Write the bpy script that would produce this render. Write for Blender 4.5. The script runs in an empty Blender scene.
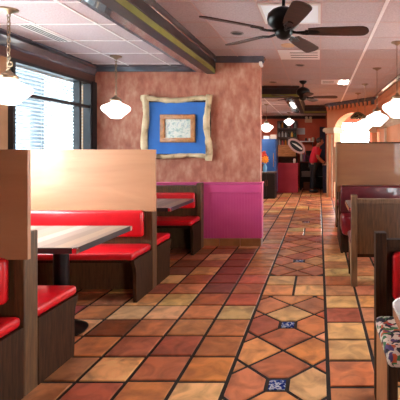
import bpy, bmesh, math, random
from mathutils import Vector, Matrix
PI = math.pi
random.seed(4)
scene = bpy.context.scene
C = scene.collection

# ---------------------------------------------------------------- helpers
def lin(r, g, b):
    f = lambda c: (c/255/12.92) if c/255 <= .04045 else ((c/255+.055)/1.055)**2.4
    return (f(r), f(g), f(b), 1)

def new_mat(name):
    m = bpy.data.materials.new(name); m.use_nodes = True
    nt = m.node_tree
    return m, nt, nt.nodes['Principled BSDF']

def plain(name, col, rough=.5, metal=0, emit=None, estr=0, coat=0, spec=.5):
    m, nt, b = new_mat(name)
    b.inputs['Base Color'].default_value = col
    b.inputs['Roughness'].default_value = rough
    b.inputs['Metallic'].default_value = metal
    b.inputs['Coat Weight'].default_value = coat
    b.inputs['Specular IOR Level'].default_value = spec
    if emit:
        b.inputs['Emission Color'].default_value = emit
        b.inputs['Emission Strength'].default_value = estr
    return m

def noisy(name, stops, scale=4, detail=6, rough=.6, stretch=(1, 1, 1), bump=0, coat=0, distort=0, spec=.5, bscale=None):
    m, nt, b = new_mat(name)
    N, L = nt.nodes, nt.links
    tc = N.new('ShaderNodeTexCoord'); mp = N.new('ShaderNodeMapping')
    mp.inputs['Scale'].default_value = stretch
    L.new(tc.outputs['Object'], mp.inputs['Vector'])
    nz = N.new('ShaderNodeTexNoise')
    nz.inputs['Scale'].default_value = scale; nz.inputs['Detail'].default_value = detail
    nz.inputs['Distortion'].default_value = distort
    L.new(mp.outputs['Vector'], nz.inputs['Vector'])
    cr = N.new('ShaderNodeValToRGB')
    while len(cr.color_ramp.elements) < len(stops): cr.color_ramp.elements.new(.5)
    for e, (p, c) in zip(cr.color_ramp.elements, stops): e.position = p; e.color = c
    L.new(nz.outputs['Fac'], cr.inputs['Fac'])
    L.new(cr.outputs['Color'], b.inputs['Base Color'])
    b.inputs['Roughness'].default_value = rough
    b.inputs['Coat Weight'].default_value = coat
    b.inputs['Specular IOR Level'].default_value = spec
    if bump:
        bp = N.new('ShaderNodeBump'); bp.inputs['Strength'].default_value = bump; bp.inputs['Distance'].default_value = .01
        src = nz
        if bscale:
            src = N.new('ShaderNodeTexNoise'); src.inputs['Scale'].default_value = bscale
            L.new(tc.outputs['Object'], src.inputs['Vector'])
        L.new(src.outputs['Fac'], bp.inputs['Height']); L.new(bp.outputs['Normal'], b.inputs['Normal'])
    return m

def box(bm, x0, x1, y0, y1, z0, z1, bev=0, mi=0):
    r = bmesh.ops.create_cube(bm, size=1)
    vs = r['verts']
    for v in vs:
        v.co = Vector((x0+(v.co.x+.5)*(x1-x0), y0+(v.co.y+.5)*(y1-y0), z0+(v.co.z+.5)*(z1-z0)))
    fs = set(f for v in vs for f in v.link_faces)
    for f in fs: f.material_index = mi
    if bev:
        es = list(set(e for v in vs for e in v.link_edges))
        bmesh.ops.bevel(bm, geom=es, offset=bev, segments=3, profile=.5, affect='EDGES')
    return vs

def prism(bm, pts, axis, a, b, mi=0):
    """extrude 2-D outline pts between a and b along axis ('x' -> pts are (y,z); 'y' -> (x,z); 'z' -> (x,y))"""
    def P(p, t):
        return {'x': (t, p[0], p[1]), 'y': (p[0], t, p[1]), 'z': (p[0], p[1], t)}[axis]
    A = [bm.verts.new(P(p, a)) for p in pts]; B = [bm.verts.new(P(p, b)) for p in pts]
    n = len(pts); fs = [bm.faces.new(A), bm.faces.new(B)]
    for i in range(n): fs.append(bm.faces.new((A[i], A[(i+1) % n], B[(i+1) % n], B[i])))
    for f in fs: f.material_index = mi
    bmesh.ops.recalc_face_normals(bm, faces=fs)
    return A+B

def lathe(bm, prof, cx=0, cy=0, cz=0, n=28, mi=0):
    rings = []
    for r, z in prof:
        if r < 1e-5: rings.append([bm.verts.new((cx, cy, cz+z))])
        else: rings.append([bm.verts.new((cx+r*math.cos(2*PI*k/n), cy+r*math.sin(2*PI*k/n), cz+z)) for k in range(n)])
    fs = []
    for a, b in zip(rings, rings[1:]):
        for k in range(n):
            q = []
            for v in (a[k % len(a)], a[(k+1) % len(a)], b[(k+1) % len(b)], b[k % len(b)]):
                if v not in q: q.append(v)
            if len(q) > 2: fs.append(bm.faces.new(q))
    for e in (rings[0], rings[-1]):
        if len(e) > 1: fs.append(bm.faces.new(e))
    for f in fs: f.material_index = mi
    bmesh.ops.recalc_face_normals(bm, faces=fs)

def tube(bm, pts, rad, n=8, mi=0, cap=True):
    pts = [Vector(p) for p in pts]
    rads = rad if isinstance(rad, (list, tuple)) else [rad]*len(pts)
    rings = []
    for i, p in enumerate(pts):
        d = (pts[min(i+1, len(pts)-1)]-pts[max(i-1, 0)]).normalized()
        up = Vector((0, 0, 1)) if abs(d.z) < .9 else Vector((1, 0, 0))
        s = d.cross(up).normalized(); t = s.cross(d).normalized()
        rings.append([bm.verts.new(p+(s*math.cos(2*PI*k/n)+t*math.sin(2*PI*k/n))*rads[i]) for k in range(n)])
    fs = []
    for a, b in zip(rings, rings[1:]):
        for k in range(n): fs.append(bm.faces.new((a[k], a[(k+1) % n], b[(k+1) % n], b[k])))
    if cap: fs += [bm.faces.new(rings[0]), bm.faces.new(rings[-1])]
    for f in fs: f.material_index = mi
    bmesh.ops.recalc_face_normals(bm, faces=fs)

def ring(bm, c, R, r, rot=0, stretch=1, n=12, m=6):
    vs = []
    M = Matrix.Rotation(rot, 3, 'Z')
    for i in range(n):
        a = 2*PI*i/n
        row = []
        for j in range(m):
            b = 2*PI*j/m
            p = Vector(((R+r*math.cos(b))*math.cos(a), r*math.sin(b), (R+r*math.cos(b))*math.sin(a)*stretch))
            row.append(bm.verts.new(M @ p+Vector(c)))
        vs.append(row)
    for i in range(n):
        for j in range(m):
            bm.faces.new((vs[i][j], vs[(i+1) % n][j], vs[(i+1) % n][(j+1) % m], vs[i][(j+1) % m]))

def obj(name, bm, mats, parent=None, smooth=False, loc=None):
    me = bpy.data.meshes.new(name)
    bmesh.ops.recalc_face_normals(bm, faces=bm.faces[:])
    bm.to_mesh(me); bm.free()
    for m in (mats if isinstance(mats, (list, tuple)) else [mats]): me.materials.append(m)
    if smooth:
        for p in me.polygons: p.use_smooth = True
        try: me.set_sharp_from_angle(angle=math.radians(40))
        except Exception: pass
    o = bpy.data.objects.new(name, me); C.objects.link(o)
    if parent: o.parent = parent
    if loc: o.location = loc
    return o

def B(): return bmesh.new()

def thing(name, label, cat, loc=(0, 0, 0), rz=0, group=None):
    o = bpy.data.objects.new(name, None); C.objects.link(o)
    o.location = loc; o.rotation_euler = (0, 0, rz)
    o['label'] = label; o['category'] = cat; o.empty_display_size = .1
    if group: o['group'] = group
    return o

def tag(o, label, cat, group=None, kind=None):
    o['label'] = label; o['category'] = cat
    if group: o['group'] = group
    if kind: o['kind'] = kind
    return o

def struct(name, bm, m, smooth=False, label=None):
    o = obj(name, bm, m, smooth=smooth); o['kind'] = 'structure'
    if label: o['label'] = label
    return o

def dup(root, loc=None, label=None, rz=None, group=None):
    r = root.copy(); C.objects.link(r)
    if loc is not None: r.location = loc
    if rz is not None: r.rotation_euler = (0, 0, rz)
    if label: r['label'] = label
    if group: r['group'] = group
    for ch in list(root.children):
        c = ch.copy(); C.objects.link(c); c.parent = r
        for g in ch.children:
            d = g.copy(); C.objects.link(d); d.parent = c
    return r

# ---------------------------------------------------------------- measures (metres)
CAMZ = 1.30
F = 412.0
def at(x, y, d):
    "point of the room seen at photo pixel x, y when it stands d metres ahead"
    return Vector(((x-319)*d/F, d, CAMZ+(149.5-y)*d/F))
XL, XR = -3.05, 3.6        # side walls
YB = 5.55                  # plastered partition wall
YF, YN = 13.7, -2.6        # far wall, wall behind
ZL, ZM, ZB = 2.418, 2.546, 2.317   # lowered ceiling, main ceiling, beam underside
XP = -.79                  # free end of the partition wall

# ---------------------------------------------------------------- materials
plaster = noisy('salmon_plaster', [(.26, lin(158, 90, 70)), (.44, lin(182, 112, 90)), (.58, lin(192, 132, 108)), (.80, lin(212, 168, 146))], 8, 14, .75, distort=.1, stretch=(1.6, 1, .9), bump=.25, bscale=14)
tan_wall = noisy('tan_wall', [(.3, lin(170, 125, 90)), (.7, lin(190, 145, 108))], 3, 4, .8)
redwall = noisy('brick_red_paint', [(.3, lin(178, 76, 52)), (.7, lin(200, 96, 68))], 3, 4, .7)
orange = noisy('orange_plaster', [(.3, lin(230, 160, 118)), (.7, lin(240, 178, 138))], 3, 5, .75)
slate = noisy('slate_paint', [(.3, lin(74, 78, 90)), (.7, lin(88, 92, 104))], 6, 3, .22, coat=1, spec=.8)
brownpaint = noisy('dark_brown_paint', [(.3, lin(44, 32, 32)), (.7, lin(58, 42, 40))], 6, 3, .45, coat=0)
olive = noisy('olive_paint', [(.3, lin(120, 118, 50)), (.7, lin(138, 136, 62))], 6, 3, .45)
magenta = noisy('magenta_paint', [(.3, lin(216, 78, 142)), (.7, lin(224, 90, 150))], 4, 3, .42, coat=.15)
rosepaint = noisy('rose_red_paint', [(.3, lin(176, 52, 78)), (.7, lin(188, 62, 88))], 4, 3, .5)
brownply = noisy('brown_ply', [(.32, lin(140, 86, 44)), (.68, lin(160, 104, 58))], 3.5, 7, .42, stretch=(.35, 3, 2.2), coat=.15)
headerwood = noisy('header_wood', [(.3, lin(78, 48, 42)), (.7, lin(100, 62, 54))], 6, 5, .5, stretch=(5, .5, 5))
def wood(name, a, b, scale=9, rough=.4, coat=.25, st=(1, 12, .7)):
    return noisy(name, [(.32, a), (.5, tuple((a[i]+b[i])/2 for i in range(3))+(1,)), (.68, b)], scale, 7, rough, stretch=st, coat=coat, distort=.6, bump=.06)
panelwood = wood('birch_ply', lin(168, 116, 82), lin(184, 132, 96), 3.5, .42, .2, (.35, 3, 2.2))
darkoak = wood('dark_oak', lin(40, 22, 10), lin(68, 41, 21), 7, .6, 0, (9, 9, .8))
darkoak.node_tree.nodes['Principled BSDF'].inputs['Specular IOR Level'].default_value = .15
lightoak = wood('light_oak', lin(132, 98, 66), lin(170, 132, 94), 8, .45, .2, (8, 8, .8))
oak = wood('mid_oak', lin(68, 46, 26), lin(104, 74, 44), 7, .42, .1, (8, 8, .8))
bladewood = wood('fan_blade_wood', lin(52, 30, 20), lin(78, 46, 32), 8, .6, 0, (1, 9, 1))
redvinyl = noisy('red_vinyl', [(.3, lin(196, 14, 26)), (.7, lin(208, 20, 32))], 12, 3, .3, coat=.25, bump=.05, bscale=90)
burgundy = noisy('burgundy_vinyl', [(.3, lin(88, 22, 34)), (.7, lin(104, 30, 42))], 12, 3, .3, coat=.3)
crimson = noisy('crimson_vinyl', [(.3, lin(122, 16, 32)), (.7, lin(136, 22, 38))], 12, 3, .3, coat=.3)
blackmetal = plain('black_metal', lin(22, 21, 23), .35, .6)
blackpaint = plain('black_paint', lin(26, 24, 25), .5)
brass = plain('aged_brass', lin(150, 128, 104), .38, 1)
chrome = plain('chrome', lin(215, 215, 220), .15, 1)
whiteplastic = plain('white_plastic', lin(232, 230, 226), .4)
globeglass = plain('opal_glass', lin(250, 248, 242), .25, 0, (1, .97, .92, 1), 2.4)
glow = plain('lamp_glow', lin(255, 250, 240), .4, 0, (1, .95, .86, 1), 24)
windowframe = plain('bronze_window_frame', lin(48, 46, 50), .4, .3)
slatm = plain('white_blind_slat', lin(192, 200, 206), .6)
greyplastic = plain('grey_plastic', lin(140, 132, 128), .5)

m, nt, b = new_mat('window_glass')
for n in list(nt.nodes): nt.nodes.remove(n)
out = nt.nodes.new('ShaderNodeOutputMaterial'); mx = nt.nodes.new('ShaderNodeMixShader')
tr = nt.nodes.new('ShaderNodeBsdfTransparent'); gl = nt.nodes.new('ShaderNodeBsdfGlossy'); gl.inputs['Roughness'].default_value = .02
tr.inputs['Color'].default_value = (.95, .98, .98, 1); mx.inputs['Fac'].default_value = .06
nt.links.new(tr.outputs[0], mx.inputs[1]); nt.links.new(gl.outputs[0], mx.inputs[2]); nt.links.new(mx.outputs[0], out.inputs['Surface'])
glass = m
dimming_glass = m.copy(); dimming_glass.name = 'daylight_dimming_glass'  # darker copy of the clear glass, added to dim daylight behind the blinds
for n_ in dimming_glass.node_tree.nodes:
    if n_.type == 'BSDF_TRANSPARENT': n_.inputs['Color'].default_value = (.52, .56, .575, 1)

# ceiling tile: speckled mauve board
ceil_mat = noisy('mauve_ceiling_board', [(.35, lin(186, 170, 175)), (.65, lin(202, 186, 191))], 60, 4, .9, bump=.5)
ceil_main = noisy('mauve_ceiling_board_main', [(.35, lin(186, 170, 172)), (.65, lin(200, 186, 188))], 60, 4, .9, bump=.5)
tbar = plain('ceiling_grid_paint', lin(250, 246, 246), .5)
tbar2 = plain('ceiling_grid_rose', lin(196, 168, 164), .55)

# table laminate: bands of grey / tan slats
def plank_mat(name, cols, scale, rough=.3):
    m, nt, b = new_mat(name); N, L = nt.nodes, nt.links
    tc = N.new('ShaderNodeTexCoord'); sx = N.new('ShaderNodeSeparateXYZ'); L.new(tc.outputs['Object'], sx.inputs[0])
    mul = N.new('ShaderNodeMath'); mul.operation = 'MULTIPLY'; mul.inputs[1].default_value = scale
    L.new(sx.outputs['X'], mul.inputs[0])
    fl = N.new('ShaderNodeMath'); fl.operation = 'FLOOR'; L.new(mul.outputs[0], fl.inputs[0])
    wn = N.new('ShaderNodeTexWhiteNoise'); wn.noise_dimensions = '1D'; L.new(fl.outputs[0], wn.inputs['W'])
    cr = N.new('ShaderNodeValToRGB'); cr.color_ramp.interpolation = 'CONSTANT'
    while len(cr.color_ramp.elements) < len(cols): cr.color_ramp.elements.new(.5)
    for i, (e, c) in enumerate(zip(cr.color_ramp.elements, cols)): e.position = i/len(cols); e.color = c
    L.new(wn.outputs['Value'], cr.inputs['Fac'])
    mp = N.new('ShaderNodeMapping'); mp.inputs['Scale'].default_value = (30, 2, 2); L.new(tc.outputs['Object'], mp.inputs['Vector'])
    nz = N.new('ShaderNodeTexNoise'); nz.inputs['Scale'].default_value = 3; L.new(mp.outputs[0], nz.inputs['Vector'])
    mr = N.new('ShaderNodeMapRange'); mr.inputs['To Min'].default_value = .8; mr.inputs['To Max'].default_value = 1.15
    L.new(nz.outputs['Fac'], mr.inputs['Value'])
    mix = N.new('ShaderNodeMix'); mix.data_type = 'RGBA'; mix.blend_type = 'MULTIPLY'; mix.inputs[0].default_value = 1
    L.new(cr.outputs['Color'], mix.inputs[6]); L.new(mr.outputs[0], mix.inputs[7])
    L.new(mix.outputs[2], b.inputs['Base Color']); b.inputs['Roughness'].default_value = rough
    b.inputs['Coat Weight'].default_value = .2
    return m
laminate = plank_mat('planked_laminate', [lin(150, 138, 128), lin(176, 160, 146), lin(128, 116, 108), lin(190, 178, 168), lin(160, 140, 120)], 11)
whitelam = noisy('pale_laminate', [(.3, lin(196, 200, 208)), (.7, lin(216, 218, 224))], 20, 3, .3)

# floral cloth: voronoi cells of many colours
m, nt, b = new_mat('floral_cloth'); N, L = nt.nodes, nt.links
tc = N.new('ShaderNodeTexCoord'); vo = N.new('ShaderNodeTexVoronoi'); vo.inputs['Scale'].default_value = 36
nz = N.new('ShaderNodeTexNoise'); nz.inputs['Scale'].default_value = 14; nz.inputs['Detail'].default_value = 3
add = N.new('ShaderNodeMix'); add.data_type = 'RGBA'; add.blend_type = 'LINEAR_LIGHT'; add.inputs[0].default_value = .06
L.new(tc.outputs['Object'], nz.inputs['Vector']); L.new(tc.outputs['Object'], add.inputs[6]); L.new(nz.outputs['Color'], add.inputs[7])
L.new(add.outputs[2], vo.inputs['Vector'])
sc_ = N.new('ShaderNodeSeparateColor'); L.new(vo.outputs['Color'], sc_.inputs[0])
cr = N.new('ShaderNodeValToRGB'); cr.color_ramp.interpolation = 'CONSTANT'
cols = [lin(30, 24, 40), lin(232, 214, 196), lin(176, 34, 40), lin(30, 26, 34), lin(196, 88, 50), lin(70, 120, 76), lin(226, 206, 190), lin(90, 66, 110), lin(40, 34, 50), lin(214, 190, 176)]
while len(cr.color_ramp.elements) < len(cols): cr.color_ramp.elements.new(.5)
for i, (e, c) in enumerate(zip(cr.color_ramp.elements, cols)): e.position = i/len(cols); e.color = c
L.new(sc_.outputs[0], cr.inputs['Fac']); L.new(cr.outputs['Color'], b.inputs['Base Color']); b.inputs['Roughness'].default_value = .8
floral = m

# ---------------------------------------------------------------- floor: individual terracotta tiles in dark grout
T = .281; G = .0235
def clip(poly, nx, ny, c):          # keep nx*x+ny*y >= c
    out = []
    for i in range(len(poly)):
        a, b2 = poly[i], poly[(i+1) % len(poly)]
        da, db = nx*a[0]+ny*a[1]-c, nx*b2[0]+ny*b2[1]-c
        if da >= 0: out.append(a)
        if da*db < 0:
            t = da/(da-db); out.append((a[0]+(b2[0]-a[0])*t, a[1]+(b2[1]-a[1])*t))
    return out
def rect(x0, x1, y0, y1): return [(x0, y0), (x1, y0), (x1, y1), (x0, y1)]
def inset(poly, g):
    n = len(poly); out = []
    A = sum(poly[i][0]*poly[(i+1) % n][1]-poly[(i+1) % n][0]*poly[i][1] for i in range(n))
    if A < 0: poly = poly[::-1]
    res = poly
    for i in range(n):
        a, b2 = poly[i], poly[(i+1) % n]
        dx, dy = b2[0]-a[0], b2[1]-a[1]; l = math.hypot(dx, dy)
        if l < 1e-6: continue
        nx, ny = -dy/l, dx/l
        res = clip(res, nx, ny, nx*a[0]+ny*a[1]+g)
        if len(res) < 3: return []
    return res
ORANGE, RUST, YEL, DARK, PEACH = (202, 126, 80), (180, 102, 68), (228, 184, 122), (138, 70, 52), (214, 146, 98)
pal = [ORANGE]*5+[RUST]*4+[YEL]*2+[DARK]*1+[PEACH]*4
fb = B(); clay = fb.loops.layers.color.new('clay')
def add_tile(poly, col, mi=0, jit=10, z=.006):
    p = inset(poly, G/2)
    if len(p) < 3: return
    ar = abs(sum(p[i][0]*p[(i+1) % len(p)][1]-p[(i+1) % len(p)][0]*p[i][1] for i in range(len(p))))/2
    if ar < .0008: return
    q = inset(p, .005)
    c = [max(0, min(255, v+random.uniform(-jit, jit))) for v in col]
    k = random.uniform(.92, 1.08); c = tuple(min(255, v*k)/255 for v in c)+(1,)   # byte colour layer holds display values
    fs = []
    n = len(p)
    lo = [fb.verts.new((x, y, -.004)) for x, y in p]
    if len(q) == n:
        A = sum(p[i][0]*p[(i+1) % n][1]-p[(i+1) % n][0]*p[i][1] for i in range(n))
        md = [fb.verts.new((x, y, z-.003)) for x, y in p]
        # match inset ring by nearest vertex order
        q = [min(q, key=lambda w: (w[0]-x)**2+(w[1]-y)**2) for x, y in p]
        hi = [fb.verts.new((x, y, z)) for x, y in q]
        for i in range(n):
            j = (i+1) % n
            fs.append(fb.faces.new((lo[i], lo[j], md[j], md[i])))
            fs.append(fb.faces.new((md[i], md[j], hi[j], hi[i])))
        fs.append(fb.faces.new(hi))
    else:
        hi = [fb.verts.new((x, y, z)) for x, y in p]
        for i in range(n): fs.append(fb.faces.new((lo[i], lo[(i+1) % n], hi[(i+1) % n], hi[i])))
        fs.append(fb.faces.new(hi))
    for f in fs:
        f.material_index = mi; f.smooth = False
        for l in f.loops: l[clay] = c
BX0, BX1 = -.514, .052
fixed = {}
# right-hand column (col 0), rows counted from y=2.255-.28
for r, c in zip(range(-1, 14), [ORANGE, ORANGE, YEL, YEL, RUST, YEL, PEACH, ORANGE, YEL, PEACH, YEL, PEACH, YEL, ORANGE, PEACH]): fixed[('R', 0, r)] = c
for r, c in zip(range(-1, 14), [YEL, ORANGE, ORANGE, ORANGE, YEL, RUST, RUST, RUST, PEACH, PEACH, PEACH, PEACH, ORANGE, PEACH, RUST]): fixed[('L', 0, r)] = c
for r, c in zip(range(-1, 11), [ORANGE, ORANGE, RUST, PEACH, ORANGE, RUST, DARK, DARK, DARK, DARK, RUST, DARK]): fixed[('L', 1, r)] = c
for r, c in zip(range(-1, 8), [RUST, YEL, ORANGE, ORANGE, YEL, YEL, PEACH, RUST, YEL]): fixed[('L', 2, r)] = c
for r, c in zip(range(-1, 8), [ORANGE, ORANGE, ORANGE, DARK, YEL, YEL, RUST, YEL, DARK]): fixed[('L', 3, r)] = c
def columns(side, xedge, sgn, xlim, ph):
    k = 0; x = xedge
    while (xlim-x)*sgn > .02:
        x2 = x+sgn*T
        if (x2-xlim)*sgn > 0: x2 = xlim
        off = ph+random.uniform(-.012, .012)
        r0 = int((YN-off)/T)-1
        for r in range(r0, int((YF-off)/T)+2):
            y0, y1 = off+r*T, off+(r+1)*T
            y0, y1 = max(y0, YN), min(y1, YF)
            if y1-y0 < .03: continue
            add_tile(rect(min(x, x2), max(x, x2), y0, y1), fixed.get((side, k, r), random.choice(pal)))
        x = x2; k += 1
columns('R', BX1, 1, XR, 2.255)
columns('L', BX0, -1, XL, 2.30)
BC = (BX0+BX1)/2
blues = []
def diamonds(y0, y1, bl):
    h = .388/2
    for i in range(-3, 4):
        for j in range(-20, 21):
            if (i+j) % 2: continue
            cx, cy = i*h, bl[0]+h+j*h      # diamond centres; vertices at +-h
            poly = [(cx+h, cy), (cx, cy+h), (cx-h, cy), (cx, cy-h)]
            poly = [(BC+a, c) for a, c in poly]
            for v in bl:
                s = .058
                ccx = BC+cx
                if abs(ccx-BC) < .01 and abs(abs(cy-v)-h) < .02:
                    sg = 1 if cy > v else -1; poly = clip(poly, 0, sg, sg*v+s)
                if abs(cy-v) < .02 and abs(abs(ccx-BC)-h) < .02:
                    sg = 1 if ccx > BC else -1; poly = clip(poly, sg, 0, sg*BC+s)
            for nx, ny, c in ((1, 0, BX0), (-1, 0, -BX1), (0, 1, y0), (0, -1, -y1)):
                poly = clip(poly, nx, ny, c) if len(poly) > 2 else []
            if len(poly) > 2:
                col = random.choice([ORANGE, ORANGE, RUST, PEACH, PEACH, RUST])
                if i == 1 and abs(cy-(2.274)) < .05: col = YEL
                if i == 0 and abs(cy-3.244) < .05: col = YEL
                add_tile(poly, col)
    for v in bl: blues.append(v); add_tile(rect(BC-.058, BC+.058, v-.058, v+.058), (255, 255, 255), 1, 0)
y = 3.66-2*2.57
while y < YF:
    # two rows of plain tiles starting at y, then a lattice with two painted insets
    a = y
    for r in range(2):
        for k in range(2):
            y0, y1 = a+r*T*1.01, a+(r+1)*T*1.01
            if y1 < YN or y1 > YF: continue
            add_tile(rect(BX0+k*T*1.007, BX0+(k+1)*T*1.007, max(y0, YN), y1), YEL if (k, r) in ((0, 1), (1, 0)) else PEACH)
    s = a+.57
    e = min(a+2.57, YF)
    if s < YF:
        bl = [s+.57] if abs(a-1.09) > .05 else [2.274, 3.05]
        if e > YN: diamonds(max(s, YN), e, bl)
    y += 2.57
m, nt, b = new_mat('terracotta_tile'); N, L = nt.nodes, nt.links
at_ = N.new('ShaderNodeVertexColor'); at_.layer_name = 'clay'
tc = N.new('ShaderNodeTexCoord')
n1 = N.new('ShaderNodeTexNoise'); n1.inputs['Scale'].default_value = 7; n1.inputs['Detail'].default_value = 8; n1.inputs['Distortion'].default_value = .8
L.new(tc.outputs['Object'], n1.inputs['Vector'])
cr = N.new('ShaderNodeValToRGB'); cr.color_ramp.elements[0].position = .3; cr.color_ramp.elements[0].color = (.52, .44, .38, 1)
cr.color_ramp.elements[1].position = .62; cr.color_ramp.elements[1].color = (1.12, 1.08, 1.02, 1)
L.new(n1.outputs['Fac'], cr.inputs['Fac'])
mx = N.new('ShaderNodeMix'); mx.data_type = 'RGBA'; mx.blend_type = 'MULTIPLY'; mx.inputs[0].default_value = 1
L.new(at_.outputs['Color'], mx.inputs[6]); L.new(cr.outputs['Color'], mx.inputs[7]); L.new(mx.outputs[2], b.inputs['Base Color'])
n2 = N.new('ShaderNodeTexNoise'); n2.inputs['Scale'].default_value = 22; L.new(tc.outputs['Object'], n2.inputs['Vector'])
mr = N.new('ShaderNodeMapRange'); mr.inputs['To Min'].default_value = .24; mr.inputs['To Max'].default_value = .5
L.new(n2.outputs['Fac'], mr.inputs['Value']); L.new(mr.outputs[0], b.inputs['Roughness'])
bp = N.new('ShaderNodeBump'); bp.inputs['Strength'].default_value = .22; bp.inputs['Distance'].default_value = .01
L.new(n1.outputs['Fac'], bp.inputs['Height']); L.new(bp.outputs['Normal'], b.inputs['Normal'])
terracotta = m
inset_mat = noisy('blue_painted_tile', [(.40, lin(24, 40, 110)), (.48, lin(60, 86, 150)), (.53, lin(200, 205, 210)), (.6, lin(40, 60, 130))], 26, 3, .25)
grout = plain('dark_grout', lin(40, 29, 25), .85)
box(fb, XL-.2, XR+.2, YN-.2, YF+.2, -.12, -.001, mi=2)
floor = struct('floor', fb, [terracotta, inset_mat, grout], label='terracotta tile floor with a diamond-laid band and small blue inset tiles')

# ---------------------------------------------------------------- walls
def wall(name, p0, p1, th, z0, z1, openings, mats, side=1):
    """straight wall p0->p1; openings: (u0,u1,sill,spring,apex) in metres along it"""
    p0, p1 = Vector(p0), Vector(p1); Ln = (p1-p0).length; d = (p1-p0)/Ln; n = Vector((-d.y, d.x))*side*th
    bm = B()
    def col(ua, ub, za, zb, zc, zd):   # bottoms za@ua zb@ub, tops zc@ua zd@ub
        vs = []
        for off in (Vector((0, 0)), n):
            for u, z in ((ua, za), (ub, zb), (ub, zd), (ua, zc)):
                p = p0+d*u+off; vs.append(bm.verts.new((p.x, p.y, z)))
        for f in ((0, 1, 2, 3), (7, 6, 5, 4), (0, 4, 5, 1), (1, 5, 6, 2), (2, 6, 7, 3), (3, 7, 4, 0)): bm.faces.new([vs[i] for i in f])
    u = 0
    for (a, b2, sill, spring, apex) in sorted(openings):
        if a > u: col(u, a, z0, z0, z1, z1)
        if sill > z0: col(a, b2, z0, z0, sill, sill)
        if apex <= spring+1e-4: col(a, b2, spring, spring, z1, z1)
        else:
            K = 16; c = (a+b2)/2; R = (b2-a)/2
            hz = lambda t: spring+(apex-spring)*math.sqrt(max(0, 1-((t-c)/R)**2))
            for k in range(K):
                t0, t1 = c-R*math.cos(PI*k/K), c-R*math.cos(PI*(k+1)/K)
                col(t0, t1, hz(t0), hz(t1), z1, z1)
        u = b2
    if u < Ln: col(u, Ln, z0, z0, z1, z1)
    return struct(name, bm, mats)
W1 = (4.04, 5.45); W2 = (2.35, 3.80)
wall('wall_left', (XL, YN), (XL, YF), .18, 0, ZM+.1, [(W2[0]-YN, W2[1]-YN, .85, 2.2, 0), (W1[0]-YN, W1[1]-YN, .85, 2.2, 0)], tan_wall)
wall('wall_back', (XL, YB), (XP, YB), .14, 0, ZM, [], plaster)
# wall behind the camera has the shop front windows
wall('wall_front', (XL-.18, YN), (XR+.18, YN), .18, 0, ZM+.1, [(5.7, 6.6, .4, 2.3, 0)], tan_wall, side=-1)
wall('wall_far', (XL, YF), (XR, YF), .18, 0, ZM+.1, [(3.62, 4.75, .8, 2.22, 0), (4.95, 6.3, .8, 2.22, 0)], redwall)
wall('wall_right', (XR, YN), (XR, YF), .18, 0, ZM+.1, [(6.4, 8.8, .8, 2.3, 0), (10.4, 12.6, .8, 2.3, 0), (13.4, 15.6, .8, 2.3, 0)], orange, side=-1)
# orange arcade: angled bay, then a straight run towards the camera
PA, PB_ = Vector((.22, 11.3)), Vector((1.36, 9.75))
LA = (PB_-PA).length
wall('wall_arcade', PA, PB_, .24, 0, ZM, [(.32, LA-.16, 0, 1.80, 2.24)], orange)
wall('wall_arcade_side', (1.36, 9.75), (1.44, 5.0), .24, 0, ZM, [(.10, .42, 0, 1.70, 0), (3.0, 4.3, 0, 1.70, 2.1)], orange)
wall('wall_kitchen_side', (.48, 11.3), (.52, YF), .10, 0, ZM, [], orange, side=-1)

# ceilings
bm = B(); box(bm, -1.65, XR+.18, YN-.18, YF+.18, ZM, ZM+.1); box(bm, XL-.18, -1.65, YB, 8.3, ZM, ZM+.1)
struct('ceiling', bm, ceil_main)
bm = B(); box(bm, XL, -1.6, YN, YB, ZL, ZL+.06); struct('ceiling', bm, ceil_mat)
bm = B(); box(bm, XL, -.48, 8.2, YF, ZL, ZL+.06); box(bm, -.48, .22, 11.85, YF, ZL, ZL+.06); struct('ceiling', bm, ceil_mat)
# T-bar grids
g = .553; w = .011
bm = B()
for k in range(-3, 4):
    x = -1.97+k*g
    if XL < x < -1.62: box(bm, x-w, x+w, YN, YB, ZL-.006, ZL+.01)
y = 3.67-12*g
while y < YB:
    if y > YN: box(bm, XL, -1.62, y-w, y+w, ZL-.005, ZL+.01)
    y += g
struct('trim_1', bm, tbar, label='pale metal ceiling grid of the lowered window side ceiling')
bm = B()
for k in range(-3, 8):
    x = .02+k*g
    if -1.4 < x < XR:
        if abs(x-.573) > .01: box(bm, x-w*.7, x+w*.7, YN, YF, ZM-.005, ZM+.01)
y = 4.58-13*g
while y < YF:
    if y > YN: box(bm, -1.38, XR, y-w*.7, y+w*.7, ZM-.004, ZM+.01)
    y += g
struct('trim_2', bm, tbar2, label='ceiling grid of the main ceiling')
bm = B(); box(bm, .573-w*1.4, .573+w*1.4, YN, YF, ZM-.008, ZM+.01); struct('trim_3', bm, tbar, label='pale ceiling grid runner above the aisle')
bm = B()
y = 8.6
while y < YF: box(bm, XL, -.5, y-w, y+w, ZL-.005, ZL+.01); y += g
for x in (-1.2, -1.75): box(bm, x-w, x+w, 8.3, YF, ZL-.005, ZL+.01)
struct('trim_4', bm, tbar)

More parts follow.
